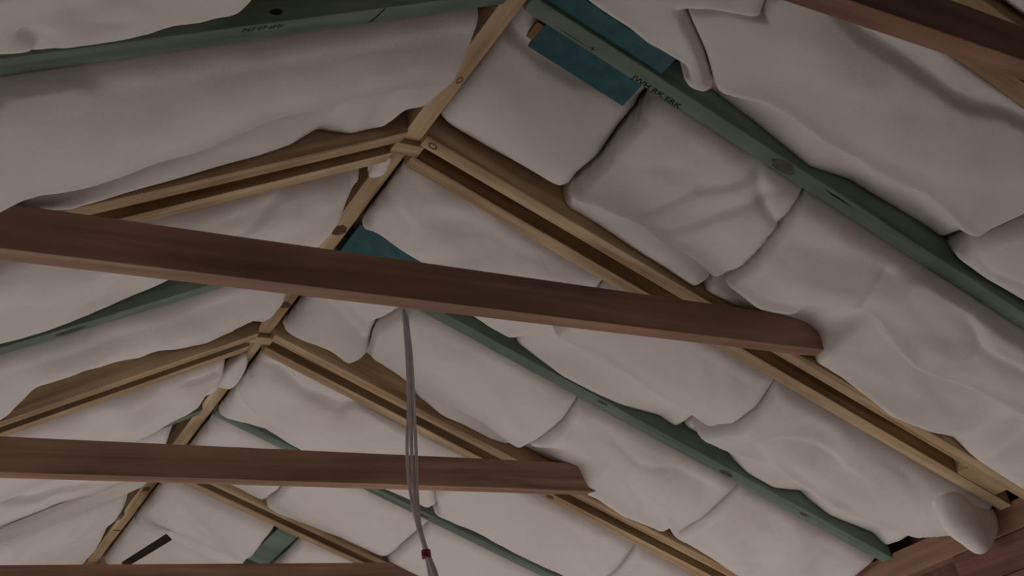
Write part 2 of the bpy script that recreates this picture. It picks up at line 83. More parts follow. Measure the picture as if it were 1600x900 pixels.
def roof(s, y, w, side):
    return Vector((side*(s*cp + w*sp), y, -s*sp + w*cp))
# ---------------------------------------------------------------- materials
def mat(name, rough=.8, spec=.3):
    m = bpy.data.materials.new(name); m.use_nodes = True
    nt = m.node_tree; b = nt.nodes['Principled BSDF']
    b.inputs['Roughness'].default_value = rough; b.inputs['Specular IOR Level'].default_value = spec
    return m, nt, b
def wood(name, c_dark, c_mid, c_light, scale=(1.5, 26, 26), rough=.7, blotch=.35, bump=.25):
    m, nt, b = mat(name, rough, .25)
    N, L = nt.nodes, nt.links
    tc = N.new('ShaderNodeTexCoord'); mp = N.new('ShaderNodeMapping'); mp.inputs['Scale'].default_value = scale
    oi = N.new('ShaderNodeObjectInfo'); ad = N.new('ShaderNodeVectorMath'); ad.operation = 'ADD'
    mu = N.new('ShaderNodeMath'); mu.operation = 'MULTIPLY'; mu.inputs[1].default_value = 37
    L.new(oi.outputs['Random'], mu.inputs[0]); L.new(tc.outputs['Object'], mp.inputs[0])
    L.new(mp.outputs[0], ad.inputs[0]); L.new(mu.outputs[0], ad.inputs[1])
    n1 = N.new('ShaderNodeTexNoise'); n1.inputs['Scale'].default_value = 1.0; n1.inputs['Detail'].default_value = 5; n1.inputs['Distortion'].default_value = .6
    L.new(ad.outputs[0], n1.inputs['Vector'])
    cr = N.new('ShaderNodeValToRGB'); e = cr.color_ramp.elements
    e[0].position = .3; e[0].color = (*c_dark, 1); e[1].position = .72; e[1].color = (*c_light, 1)
    k = e.new(.5); k.color = (*c_mid, 1)
    L.new(n1.outputs[0], cr.inputs[0])
    mp2 = N.new('ShaderNodeMapping'); mp2.inputs['Scale'].default_value = (3, 7, 7); n2 = N.new('ShaderNodeTexNoise'); n2.inputs['Scale'].default_value = 1; n2.inputs['Detail'].default_value = 3
    L.new(tc.outputs['Object'], mp2.inputs[0]); L.new(mp2.outputs[0], n2.inputs['Vector'])
    r2 = N.new('ShaderNodeMapRange'); r2.inputs[1].default_value = .3; r2.inputs[2].default_value = .7; r2.inputs[3].default_value = 1-blotch; r2.inputs[4].default_value = 1+blotch*.4
    L.new(n2.outputs[0], r2.inputs[0])
    mx = N.new('ShaderNodeMix'); mx.data_type = 'RGBA'; mx.blend_type = 'MULTIPLY'; mx.inputs[0].default_value = 1
    L.new(cr.outputs[0], mx.inputs[6]); L.new(r2.outputs[0], mx.inputs[7]); L.new(mx.outputs[2], b.inputs['Base Color'])
    bp = N.new('ShaderNodeBump'); bp.inputs['Strength'].default_value = bump; bp.inputs['Distance'].default_value = .002
    L.new(n1.outputs[0], bp.inputs['Height']); L.new(bp.outputs[0], b.inputs['Normal'])
    return m
def plain(name, c, rough=.8, spec=.2, scale=30, var=.12):
    m, nt, b = mat(name, rough, spec); N, L = nt.nodes, nt.links
    tc = N.new('ShaderNodeTexCoord'); n = N.new('ShaderNodeTexNoise'); n.inputs['Scale'].default_value = scale; n.inputs['Detail'].default_value = 4
    L.new(tc.outputs['Object'], n.inputs['Vector'])
    cr = N.new('ShaderNodeValToRGB'); e = cr.color_ramp.elements
    e[0].position = .3; e[0].color = tuple(x*(1-var) for x in c) + (1,); e[1].position = .7; e[1].color = tuple(min(1, x*(1+var)) for x in c) + (1,)
    L.new(n.outputs[0], cr.inputs[0]); L.new(cr.outputs[0], b.inputs['Base Color'])
    return m
def fleece(name):
    m, nt, b = mat(name, 1.0, .05); N, L = nt.nodes, nt.links
    tc = N.new('ShaderNodeTexCoord')
    n = N.new('ShaderNodeTexNoise'); n.inputs['Scale'].default_value = 4; n.inputs['Detail'].default_value = 4
    L.new(tc.outputs['Object'], n.inputs['Vector'])
    cr = N.new('ShaderNodeValToRGB'); e = cr.color_ramp.elements
    e[0].position = .3; e[0].color = (.735, .70, .66, 1); e[1].position = .62; e[1].color = (.77, .745, .715, 1)
    L.new(n.outputs[0], cr.inputs[0]); L.new(cr.outputs[0], b.inputs['Base Color'])
    f1 = N.new('ShaderNodeTexNoise'); f1.inputs['Scale'].default_value = 95; f1.inputs['Detail'].default_value = 8; f1.inputs['Roughness'].default_value = .65
    L.new(tc.outputs['Object'], f1.inputs['Vector'])
    bp = N.new('ShaderNodeBump'); bp.inputs['Strength'].default_value = .45; bp.inputs['Distance'].default_value = .003
    L.new(f1.outputs[0], bp.inputs['Height']); L.new(bp.outputs[0], b.inputs['Normal'])
    return m
M = dict(
    pine=wood('pine', (.31, .195, .095), (.51, .36, .20), (.66, .51, .32)),
    green=wood('treated_pine', (.115, .165, .13), (.17, .23, .185), (.225, .28, .23), bump=.4),
    redwood=wood('red_hardwood', (.22, .115, .075), (.345, .195, .13), (.45, .28, .195), scale=(1.2, 22, 22), rough=.55, blotch=.22),
    darkred=wood('dark_red_boards', (.14, .062, .048), (.19, .088, .068), (.24, .12, .095), rough=.7),
    teal=plain('teal_stained_ply', (.042, .115, .128), .75, .2, 24, .25),
    sarking=plain('dark_roof_wrap', (.035, .05, .045), .9),
    fleece=fleece('polyester_fleece'),
    plaster=wood('dark_wall_lining', (.15, .10, .08), (.20, .14, .11), (.25, .18, .15), rough=.8),
    floor=wood('floorboards', (.60, .575, .56), (.66, .635, .62), (.72, .70, .69), rough=.6),
    cable=plain('grey_cable_sheath', (.62, .58, .59), .45, .4),
    tie=plain('red_tape', (.25, .012, .035), .4, .4),
    ink=plain('black_ink', (.006, .007, .006), .7),
    knot=plain('knot_wood', (.10, .045, .016), .6, .3, 80, .3),
    knotg=plain('green_knot_wood', (.07, .065, .05), .6, .3, 80, .3),
    ply_edge=plain('ply_edge', (.24, .15, .07), .8),
    black=plain('black_slat_paint', (.035, .033, .033), .6),
)
# ---------------------------------------------------------------- helpers
def put(name, me, m, parent=None, mw=None):
    o = bpy.data.objects.new(name, me); COL.objects.link(o)
    if m and not me.materials: me.materials.append(m)
    if mw is not None: o.matrix_world = mw
    if parent:
        o.parent = parent
    return o
def thing(o, label, cat, group=None):
    o['label'] = label; o['category'] = cat
    if group: o['group'] = group
    return o
def empty(name, loc=(0, 0, 0)):
    o = bpy.data.objects.new(name, None); COL.objects.link(o); o.location = loc; o.empty_display_size = .05
    return o
def struct(o):
    o['kind'] = 'structure'; return o
def setparent(o, p):
    o.parent = p; o.matrix_parent_inverse = Matrix.Translation(-Vector(p.location)) if p.type == 'EMPTY' else p.matrix_world.inverted()
    return o
def hexa(name, c, m, bev=.0025):
    """timber from eight world corners (x-, then x+ end; each y-w-, y+w-, y+w+, y-w+), local x along the length"""
    c = [Vector(q) for q in c]
    a = sum(c[:4], Vector())/4; b = sum(c[4:], Vector())/4
    ex = (b-a).normalized(); ey = (c[1]-c[0]); ey = (ey - ex*ey.dot(ex)).normalized(); ez = ex.cross(ey)
    mw = Matrix((ex, ey, ez)).transposed().to_4x4(); mw.translation = a
    inv = mw.inverted()
    bm = bmesh.new(); v = [bm.verts.new(inv @ q) for q in c]
    for f in ((3, 2, 1, 0), (4, 5, 6, 7), (0, 1, 5, 4), (1, 2, 6, 5), (2, 3, 7, 6), (3, 0, 4, 7)):
        bm.faces.new([v[i] for i in f])
    bmesh.ops.recalc_face_normals(bm, faces=bm.faces)
    if bev: bmesh.ops.bevel(bm, geom=bm.edges[:], offset=bev, segments=2, profile=.6, affect='EDGES')
    me = bpy.data.meshes.new(name); bm.to_mesh(me); bm.free()
    return put(name, me, m, None, mw)
def slope_board(name, side, x0, x1, yc, width, w0, w1, m, bev=.0025, plumb=True):
    """board along the roof slope between the horizontal distances x0 and x1 from the ridge, ends cut plumb"""
    def q(x, y, w):
        s = (x - w*sp)/cp if plumb else x/cp
        return roof(s, y, w, side)
    ya, yb = yc-width/2, yc+width/2
    c = [q(x, y, w) for x in (x0, x1) for y, w in ((ya, w0), (yb, w0), (yb, w1), (ya, w1))]
    if side < 0: c = [c[i] for i in (1, 0, 3, 2, 5, 4, 7, 6)]
    return hexa(name, c, m, bev)
def box(name, lo, hi, m, bev=.0025, axis=0):
    x0, y0, z0 = lo; x1, y1, z1 = hi
    if axis == 0:
        c = [(x, y, z) for x in (x0, x1) for y, z in ((y0, z0), (y1, z0), (y1, z1), (y0, z1))]
    elif axis == 1:
        c = [(x, y, z) for y in (y0, y1) for x, z in ((x1, z0), (x0, z0), (x0, z1), (x1, z1))]
    else:
        c = [(x, y, z) for z in (z0, z1) for x, y in ((x0, y0), (x0, y1), (x1, y1), (x1, y0))]
    return hexa(name, c, m, bev)
def disc(name, side, s, y, ru, rv, w, m, parent, ring=False, normal='down'):
    """a knot: a thin raised oval on the underside of a sloping timber"""
    bm = bmesh.new(); n = 14
    def ov(k, t): return [bm.verts.new(roof(s+ru*k*math.cos(a*2*math.pi/n), y+rv*k*math.sin(a*2*math.pi/n), w-t, side)) for a in range(n)]
    o1 = ov(1, -.001); o2 = ov(.95, .0008)
    for i in range(n): bm.faces.new((o1[i], o1[(i+1) % n], o2[(i+1) % n], o2[i]))
    if ring:
        o3 = ov(.7, .0008); o4 = ov(.68, -.001)
        for i in range(n):
            bm.faces.new((o2[i], o2[(i+1) % n], o3[(i+1) % n], o3[i])); bm.faces.new((o3[i], o3[(i+1) % n], o4[(i+1) % n], o4[i]))
    else: bm.faces.new(o2)
    bmesh.ops.recalc_face_normals(bm, faces=bm.faces)
    me = bpy.data.meshes.new(name); bm.to_mesh(me); bm.free()
    return setparent(put(name, me, m), parent)
# ---------------------------------------------------------------- the room
XW = 2.128
x_end = XW - .002
def ceil_mesh():
    bm = bmesh.new(); y0, y1 = -1.6, 6.45; wi, wo, sm = .152, .17, 2.55
    for side in (1, -1):
        r = []
        for w in (wi, wo):
            z = w/cp
            top = [Vector((0, y, z)) for y in (y0, y1)]
            bot = [roof(sm, y, w, side) for y in (y0, y1)]
            r.append([bm.verts.new(p) for p in (top[0], top[1], bot[1], bot[0])])
        for q in r: bm.faces.new(q)
        for i in range(4): bm.faces.new((r[0][i], r[0][(i+1) % 4], r[1][(i+1) % 4], r[1][i]))
    bmesh.ops.remove_doubles(bm, verts=bm.verts, dist=1e-5); bmesh.ops.recalc_face_normals(bm, faces=bm.faces)
    me = bpy.data.meshes.new('ceiling'); bm.to_mesh(me); bm.free(); return me
struct(put('ceiling', ceil_mesh(), M['sarking']))
struct(box('floor', (-2.6, -2.2, FLOOR-.05), (2.6, 6.9, FLOOR), M['floor'], 0, 1))
def wall_with_hole(name, axis, a0, a1, pos, th, z1, hole, m_=None):
    """a wall along x (axis 0) or y (axis 1) with one opening (b0, b1, zb, zt)"""
    b0, b1, zb, zt = hole; bm = bmesh.new()
    def cube(u0, u1, za, zc):
        if u1-u0 < 1e-4 or zc-za < 1e-4: return
        for_ = [(u, t, z) for z in (za, zc) for u, t in ((u0, pos), (u1, pos), (u1, pos+th), (u0, pos+th))]
        v = [bm.verts.new((u, t, z) if axis == 0 else (t, u, z)) for u, t, z in for_]
        for f in ((0, 1, 2, 3), (4, 5, 6, 7), (0, 1, 5, 4), (1, 2, 6, 5), (2, 3, 7, 6), (3, 0, 4, 7)): bm.faces.new([v[i] for i in f])
    cube(a0, b0, FLOOR, z1); cube(b1, a1, FLOOR, z1); cube(b0, b1, FLOOR, zb); cube(b0, b1, zt, z1)
    bmesh.ops.recalc_face_normals(bm, faces=bm.faces)
    me = bpy.data.meshes.new(name); bm.to_mesh(me); bm.free()
    return struct(put(name, me, m_ or M['plaster']))
ZP = 0
wall_with_hole('wall_left', 1, -1.6, 6.45, -2.35, .1, -.945, (3.4, 5.6, -2.55, -1.45))
w_right = wall_with_hole('wall_right', 1, -1.6, 6.45, 2.215, .1, -.93, (4.0, 5.6, -2.5, -1.5), M['darkred'])
def gable(name, y, th, hole):
    b0, b1, zb, zt = hole
    bm = bmesh.new()
    def prism(pts):
        a = [bm.verts.new((x, y, z)) for x, z in pts]; b = [bm.verts.new((x, y+th, z)) for x, z in pts]
        bm.faces.new(a); bm.faces.new(b)
        for i in range(len(a)): bm.faces.new((a[i], a[(i+1) % len(a)], b[(i+1) % len(a)], b[i]))
    t = sp/cp
    prism([(-2.35, FLOOR), (b0, FLOOR), (b0, zt), (-2.35, zt)]); prism([(b1, FLOOR), (2.35, FLOOR), (2.35, zt), (b1, zt)])
    if zb > FLOOR+.01: prism([(b0, FLOOR), (b1, FLOOR), (b1, zb), (b0, zb)])
    prism([(-2.35, zt), (2.35, zt), (2.35, -2.35*t+.14), (0, .14), (-2.35, -2.35*t+.14)])
    bmesh.ops.recalc_face_normals(bm, faces=bm.faces)
    me = bpy.data.meshes.new(name); bm.to_mesh(me); bm.free(); return struct(put(name, me, M['plaster']))
gable('wall_far', 6.3, .1, (-1.6, 1.6, FLOOR, -1.35))
gable('wall_near', -1.7, .1, (-1.5, .5, FLOOR, -1.4))
# wall plates, the lining below the right-hand one
pl = box('wall_plate', (XW, -1.55, -1.075), (XW+.084, 6.28, -.983), M['redwood'], .003, 1)
thing(pl, 'reddish timber wall plate under the right rafter ends, bottom right corner', 'wall plate')
pl2 = box('wall_plate', (-XW-.09, -1.55, -1.075), (-XW, 6.28, -.983), M['redwood'], .003, 1)
thing(pl2, 'reddish timber wall plate under the left rafter ends, outside the photo', 'wall plate')
z = -1.0765
for i in range(8):
    b = box('board', (XW+.006+.002*(i % 2), -1.5, z-.118), (2.214, PANEL_Y, z), M['darkred'], .003, 1)
    setparent(b, w_right); z -= .12
# ---------------------------------------------------------------- ridge board, in two runs
def ridge_piece(y0, y1, zb, label):
    o = box('ridge_board', (-.0285, y0, zb), (.0285, y1, .158), M['pine'], .003, 1)
    return thing(o, label, 'ridge board', 'ridge board lengths end to end')
YN = {k: Y[k] for k in Y}
r1 = ridge_piece(-1.55, Y['p1']-.001, .0, 'near length of pine ridge board, crossing the photo top centre above the upper rafter joint')
r2 = ridge_piece(Y['p1']+.002, Y['p2']-.001, .014, 'middle length of pine ridge board, between the two visible rafter joints')
r3 = ridge_piece(Y['p2']+.002, 6.25, .012, 'far length of pine ridge board, passing above the lower tie beam at lower left')
# ---------------------------------------------------------------- rafters
def ridge_block(y, z, parent):
    b = box('spacer_block', (-.044, y-.0248, z-.017), (.044, y+.0248, z-.0006), M['pine'], .003, 0)
    return setparent(b, parent)
PAIRN = dict(p0='nearest', p1='upper', p2='lower', p3='lowest visible', p4='furthest')
PLAB = {('p0', 1): 'double pine rafter behind the nearest tie beam, top right corner',
        ('p1', 1): 'long double pine rafter crossing the photo from the upper ridge joint to the right edge',
        ('p2', 1): 'double pine rafter descending right from the lower ridge joint behind the cables',
        ('p3', 1): 'thin double pine rafter between the lower and bottom tie beams, left of the cables',
        ('p4', 1): 'furthest double pine rafter right of the ridge end, hidden by the bottom tie beam',
        ('p0', -1): 'nearest left double pine rafter, outside the top left of the photo',
        ('p1', -1): 'double pine rafter running left from the upper ridge joint to the upper tie beam',
        ('p2', -1): 'double pine rafter running left from the lower ridge joint to the left edge',
        ('p3', -1): 'double pine rafter mostly covered by insulation, lower left below the lower tie beam',
        ('p4', -1): 'furthest double pine rafter left of the ridge end'}
pair = {}
for k in ('p0', 'p1', 'p2', 'p3', 'p4'):
    for side in (1, -1):
        if k == 'p4' and side < 0: pass
        root = empty('double_rafter', roof(.05, Y[k], 0, side)); pair[k, side] = root
        thing(root, PLAB[k, side], 'rafter', 'double pine rafters')
        for sg in (-1, 1):
            ex = .0 if sg < 0 else -.004
            setparent(slope_board('board', side, .0292, x_end+ex, Y[k]+sg*GAP, BW, 0, .14, M['pine']), root)
        # spacer near the wall plate
        if side > 0: setparent(slope_board('spacer_block', side, SPX0, SPX1, Y[k], 2*GAP-BW-.002, .002, .10, M['pine'], .002), root)
    ridge_block(Y[k], 0 if k in ('p0', 'p1') else .012, pair[k, 1])
GLAB = {('g0', 1): 'nearest right green rafter, outside the top right of the photo',
        ('g1', 1): 'long green treated rafter with black writing, crossing the upper right of the photo',
        ('g2', 1): 'green treated rafter from under the upper tie beam to the wall plate at bottom right',
        ('g3', 1): 'narrow green rafter mostly hidden by insulation, passing behind the cables',
        ('g4', 1): 'furthest green rafter right of the ridge end',
        ('g0', -1): 'nearest left green rafter, outside the top left of the photo',
        ('g1', -1): 'green treated rafter along the top left, with a faint stamp and a crack',
        ('g2', -1): 'thin green rafter at the left, below the upper tie beam',
        ('g3', -1): 'short visible bit of green rafter left of the ridge, just above the lower tie beam',
        ('g4', -1): 'furthest green rafter left of the ridge end'}
green = {}
for k in ('g0', 'g1', 'g2', 'g3', 'g4'):
    for side in (1, -1):
        o = slope_board('rafter', side, .0292, x_end, Y[k], BW+.002, 0, .14, M['green'])
        green[k, side] = thing(o, GLAB[k, side], 'rafter', 'single green rafters')
# ---------------------------------------------------------------- tie beams
TLAB = dict(p0='nearest brown tie beam, slanting across the top right corner', p1='long upper brown tie beam crossing the middle of the photo',
            p2='lower brown tie beam crossing below the lower ridge joint', p3='lowest brown tie beam along the bottom edge, left of the red tie',
            p4='furthest brown tie beam, below the bottom of the photo')
TX = dict(p0=1.35, p1=1.285, p2=1.24, p3=1.135, p4=1.2)
for k in TX:
    yb = Y[k]-GAP-BW/2-.001
    o = box('tie_beam', (-1.30, yb-.047, TZ), (TX[k], yb, TZ+TD), M['redwood'], .003, 0)
    thing(o, TLAB[k], 'beam', 'brown tie beams')
# ---------------------------------------------------------------- insulation
def interp(x, tab):
    t = np.array(tab, float); return np.interp(x, t[:, 0], t[:, 1])
def waves(s, v, rng, lam, n=14):
    o = np.zeros_like(s)
    for _ in range(n):
        a = rng.uniform(0, math.pi); k = 2*math.pi/(lam*rng.uniform(.6, 1.5)); ph = rng.uniform(0, 6.28)
        o += np.sin(k*(s*math.cos(a)+v*math.sin(a))+ph)
    return o/math.sqrt(n)
def seg_dist(S, YY, pts):
    """signed-side distance to a polyline: (distance, side)"""
    best = np.full(S.shape, 9.0); sd = np.zeros(S.shape)
    P = np.array(pts, float); fade = np.ones(S.shape)
    for i in range(len(P)-1):
        a, b = P[i], P[i+1]; d = b-a; L2 = max(d@d, 1e-9)
        traw = ((S-a[0])*d[0]+(YY-a[1])*d[1])/L2; t = np.clip(traw, 0, 1)
        dx = S-a[0]-t*d[0]; dy = YY-a[1]-t*d[1]; q = np.hypot(dx, dy)
        c = d[0]*(YY-a[1])-d[1]*(S-a[0])
        m = q < best; best = np.where(m, q, best); sd = np.where(m, np.sign(c), sd)
    return best, sd
# places where plates sit between batt and rafter
EXCL = [(.05, .404, 1.552, Y['g1'], .034), (.078, .39, Y['g1'], 1.757, .036), (.036, .36, 2.665, Y['g2'], .036)]
def make_batt(B):
    side, y0, y1 = B['side'], B['y0'], B['y1']; rng = np.random.default_rng(B['seed'])
    wid = y1-y0
    s0m = min(q[1] for q in B['s0']); s1m = max(q[1] for q in B['s1'])
    nv = 64; nu = max(14, int((s1m-s0m)/.009))
    v = np.linspace(0, 1, nv); S0 = interp(v, B['s0']); S1 = interp(v, B['s1'])
    u = np.linspace(0, 1, nu)[:, None]
    S = S0[None]*(1-u)+S1[None]*u; V = np.repeat(v[None], nu, 0); YY = y0+V*wid
    far = interp(S, B['far']); near = B['near']; wb = B['wb']
    def line(key, dflt):
        if key not in B: return np.full(S.shape, dflt), np.zeros(S.shape)
        t = B[key]; x0, x1 = t[0][0], t[-1][0]
        k = np.clip(1-np.maximum(x0-S, S-x1)/.10, 0, 1); k = k*k*(3-2*k)
        return np.clip(interp(S, t), .01, .985)*k+dflt*(1-k), k
    r0, k0 = line('r0', .10); r1, k1 = line('r1', .84)
    a = np.clip(V/r0, 0, 1); c = np.clip((V-r1)/np.maximum(1-r1, .01), 0, 1); mid = np.clip((V-r0)/np.maximum(r1-r0, .02), 0, 1)
    W = near+(wb-near)*(np.sin(a*math.pi/2)**.8*(1-k0)+a*k0)
    W = W-1.6*B['bulge']*np.sin(mid*math.pi)**.8
    W = W+(far-wb)*(c**1.7*(1-k1)+(c**.9)*k1)
    W = W+k1*.045*np.clip((V-r1)/.05, 0, 1)*(1-c**1.5)-k1*.014*np.exp(-((V-r1)/.06)**2)*(V < r1)-k1*.014*np.clip(1-(V-r1)/.05, 0, 1)*(V >= r1)
    W = W+k0*.028*np.clip((r0-V)/.02, 0, 1)*np.clip(a, 0, 1)
    R = B['rough']
    amp = np.clip(np.minimum(V, 1-V)/.12, .15, 1)
    W = W+amp*R*(.0055*waves(S, YY, rng, .30)+.0019*waves(S, YY, rng, .12))+R*.0004*waves(S, YY, rng, .04)
    for pts, dep, rad, kind in B['cr']:
        dep = dep*(1.6 if kind else 1.3)
        d, sd = seg_dist(S, YY, pts)
        if kind == 0: W = W+dep*np.exp(-(d/rad)**1.3)
        else:
            sd = sd*(1 if side > 0 else -1)
            W = W+np.where(sd > 0, dep*np.exp(-d/(rad*3.2)), dep*np.exp(-(d/(rad*.45))**2))
    de = np.minimum((S-S0[None])*(.55 if s0m < .04 else 1), S1[None]-S); r = .036
    e = np.clip(1-de/r, 0, 1); W = W+r*(1-np.sqrt(np.clip(1-e*e, 0, 1)))
    if 'e0' in B:
        e = np.clip(1-(S-S0[None])/B['e0'], 0, 1); W = W+.16*e**1.4
    e = np.clip(1-np.minimum(V, 1-V)*wid/.012, 0, 1); W = W+.008*(1-np.sqrt(np.clip(1-e*e, 0, 1)))
    for a0, a1, b0, b1, w_ in (EXCL if side > 0 else ()):
        W = np.where((S > a0-.02) & (S < a1+.022) & (YY > b0-.022) & (YY < b1+.022), np.maximum(W, w_), W)
    wt = B.get('wt', .147)
    W = np.minimum(W, wt-.004)
    for _ in range(1):
        for ax in (0, 1):
            P = np.concatenate([W.take([0], ax), W, W.take([-1], ax)], ax); n_ = W.shape[ax]
            W = .25*P.take(range(n_), ax)+.5*P.take(range(1, n_+1), ax)+.25*P.take(range(2, n_+2), ax)
    jit = R*.0025*waves(S, YY, rng, .03)
    if R > 1.2: k_ = np.clip(1-de/.04, 0, 1)*1.4*np.abs(jit); S = S+np.where(S-S0[None] < S1[None]-S, k_, -k_)
    X = side*(S*cp+W*sp); Z = -S*sp+W*cp
    vs = np.stack([X, YY, Z], -1).reshape(-1, 3)
    idx = np.arange(nu*nv).reshape(nu, nv)
    q = np.stack([idx[:-1, :-1], idx[1:, :-1], idx[1:, 1:], idx[:-1, 1:]], -1).reshape(-1, 4)
    per = np.concatenate([idx[0, :-1], idx[:-1, -1], idx[-1, :0:-1], idx[:0:-1, 0]])
    ps = vs[per]; Sp, Yp = S.reshape(-1)[per], YY.reshape(-1)[per]
    top = np.stack([side*(Sp*cp+wt*sp), Yp, -Sp*sp+wt*cp], -1)
    n0 = len(vs); vs = np.concatenate([vs, top]); m = len(per); j = np.arange(m); jn = (j+1) % m
    wq = np.stack([per[j], per[jn], n0+jn, n0+j], -1)
    faces = [tuple(map(int, f)) for f in np.concatenate([q, wq])]+[tuple(int(n0+i) for i in range(m))]
    me = bpy.data.meshes.new(B['name']); me.from_pydata(vs.tolist(), [], faces)
    bm = bmesh.new(); bm.from_mesh(me); bmesh.ops.recalc_face_normals(bm, faces=bm.faces)
    for f in bm.faces: f.smooth = len(f.verts) == 4
    bm.to_mesh(me); bm.free()
    return thing(put(B['name'], me, M['fleece']), B['label'], 'insulation', 'white insulation batts between the rafters')
batts = {}
for B in BATTS: batts[B['label']] = make_batt(B)
def fold_into(o, lab, name):
    # a loose fold belongs to its batt: make it a part of it
    o.name = name
    for k in ('label', 'category', 'group'):
        if k in o: del o[k]
    o.parent = [x for l, x in batts.items() if l.startswith(lab)][0]
fold_into(batts['narrow fold of white insulation covering a double pine rafter, lower left'], 'white insulation batt at the left edge just below', 'fold')
# ---------------------------------------------------------------- teal plates against the green rafters near the ridge
def plate(label, s0, s1, y0, y1, w0=.010):
    o = slope_board('plywood_plate', 1, s0*cp, s1*cp, (y0+y1)/2, y1-y0, w0, w0+.018, M['teal'], .0015, False)
    return thing(o, label, 'plate', 'teal plywood plates')
hb = BW/2+.0015
pA = plate('teal plywood plate on the upper side of the long green rafter, top centre right', .05, .404, 1.552, Y['g1']-hb)
pB = plate('teal plywood plate on the lower side of the long green rafter, with brown end', .098, .388, Y['g1']+hb, 1.757)
setparent(slope_board('end_block', 1, .078*cp, .0975*cp, 1.705, .055, .008, .030, M['ply_edge'], .001, False), pB)
pC = plate('dark teal plywood plate beside the ridge, just above the upper tie beam', .036, .36, 2.665, Y['g2']-hb, .014)
n = slope_board('nogging', 1, .582*cp, .680*cp, (Y['p3']+Y['g4'])/2+GAP/2, Y['g4']-Y['p3']-GAP-BW-.006, .030, .075, M['green'], .002, False)
thing(n, 'green timber nogging between far insulation batts, just above the bottom tie beam', 'nogging')
# ---------------------------------------------------------------- knots, cracks and writing on the timbers
def mark(name, c, ex, ey, ru, rv, t, m, parent, ring=False, n=14, shape=None):
    """thin raised shape on a timber face at c, spanned by unit vectors ex, ey; ex x ey points out of the face"""
    c, ex, ey = Vector(c), Vector(ex).normalized(), Vector(ey).normalized(); ez = ex.cross(ey)
    bm = bmesh.new()
    pts = shape or [(math.cos(a*2*math.pi/n)*(1+.12*math.sin(3*a)), math.sin(a*2*math.pi/n)*(1+.1*math.cos(2*a))) for a in range(n)]
    def lp(k, h): return [bm.verts.new(c+ex*(ru*x*k)+ey*(rv*y*k)+ez*h) for x, y in pts]
    o1, o2 = lp(1, -.002), lp(.96, t); N = len(pts)
    for i in range(N): bm.faces.new((o1[i], o1[(i+1) % N], o2[(i+1) % N], o2[i]))
    if ring:
        o3, o4 = lp(.66, t), lp(.62, -.002)
        for i in range(N):
            bm.faces.new((o2[i], o2[(i+1) % N], o3[(i+1) % N], o3[i])); bm.faces.new((o3[i], o3[(i+1) % N], o4[(i+1) % N], o4[i]))
    else: bm.faces.new(o2)
    bmesh.ops.recalc_face_normals(bm, faces=bm.faces)
    me = bpy.data.meshes.new(name); bm.to_mesh(me); bm.free()
    return setparent(put(name, me, m), parent)
def under(side, s, y, w=0): return roof(s, y, w, side), (side*cp, 0, -sp), (0, -side, 0)
def ridge_under(y, z, x=0): return (x, y, z), (0, 1, 0), (1, 0, 0)
c = ridge_under(1.962, .0, .012); mark('knot', *c, .014, .008, .0008, M['knot'], r1, True)
c = ridge_under(2.735, .014); mark('knot', *c, .03, .024, .0008, M['knot'], r2)
c = ridge_under(3.22, .014); mark('knot', *c, .022, .026, .0008, M['knot'], r2)
c = ridge_under(4.94, .012, -.002); mark('knot', *c, .03, .016, .0008, M['knot'], r3)
mark('split', (.006, 5.49, .012), (1, 0, 0), (0, -1, 0), .02, .008, .0008, M['knot'], r3)
mark('knot', *under(1, KNOT1S, Y['p1']-GAP), .014, .011, .0008, M['knot'], pair['p1', 1], True)
mark('knot', *under(1, KNOT2S, Y['p2']+GAP), .016, .012, .0008, M['knot'], pair['p2', 1])
for k, s, y, a, b2 in (('g1', KG1S, -.001, .038, .020), ('g2', KG2S, .006, .03, .013), ('g2', 1.06, -.01, .022, .008), ('g2', 1.95, 0, .02, .008), ('g3', .98, .005, .024, .010)):
    mark('knot', *under(1, s, Y[k]+y), a, b2, .0006, M['knotg'], green[k, 1])
mark('crack', *under(1, KCR, Y['g1']-.011), .055, .0032, .0004, M['ink'], green['g1', 1], n=4, shape=[(-1, .6), (-.4, -1), (.2, -.7), (1, -.5), (.3, .8), (-.4, .6)])
mark('knot', roof(KL1S, Y['g1']-hb+.001, .024, -1), (-cp, 0, -sp), (-sp, 0, cp) if False else (sp, 0, -cp), .016, .008, .0006, M['ink'], green['g1', -1])
mark('crack', *under(-1, KL2S, Y['g1']), .0035, .024, .0004, M['ink'], green['g1', -1], shape=[(-3, -1), (-1, -.2), (1.2, .3), (4, 1), (1.8, .9), (-.8, .3), (-4, -.8)])
def writing(name, body, side, s, y, size, m, parent, stretch=1.0, bold=.0):
    cu = bpy.data.curves.new(name, 'FONT'); cu.body = body; cu.size = size; cu.align_x = 'CENTER'; cu.align_y = 'CENTER'; cu.extrude = .0003; cu.offset = bold; cu.resolution_u = 2
    tmp = bpy.data.objects.new(name, cu); COL.objects.link(tmp)
    dg = bpy.context.evaluated_depsgraph_get(); me = bpy.data.meshes.new_from_object(tmp.evaluated_get(dg))
    bpy.data.objects.remove(tmp); bpy.data.curves.remove(cu)
    ex = Vector((cp, 0, -sp)) if side > 0 else Vector((cp, 0, sp)); ey = Vector((0, -1, 0)); ez = ex.cross(ey)
    mw = Matrix((ex*stretch, ey, ez)).transposed().to_4x4(); mw.translation = roof(s, y, -.0002, side)
    me.transform(mw); me.materials.clear()
    return setparent(put(name, me, m), parent)
writing('writing', 'JWH RK ERK', 1, TXS, TXY, .021, M['ink'], green['g1', 1], 1.25, .0003)
writing('writing', '747 07 xHx', -1, TLS, TLY, .016, M['ink'], green['g1', -1], 1.3, .0)
mark('pencil_cross', *under(1, CRS, CRY), .0016, .011, .0003, M['ink'], green['g1', 1], n=4)
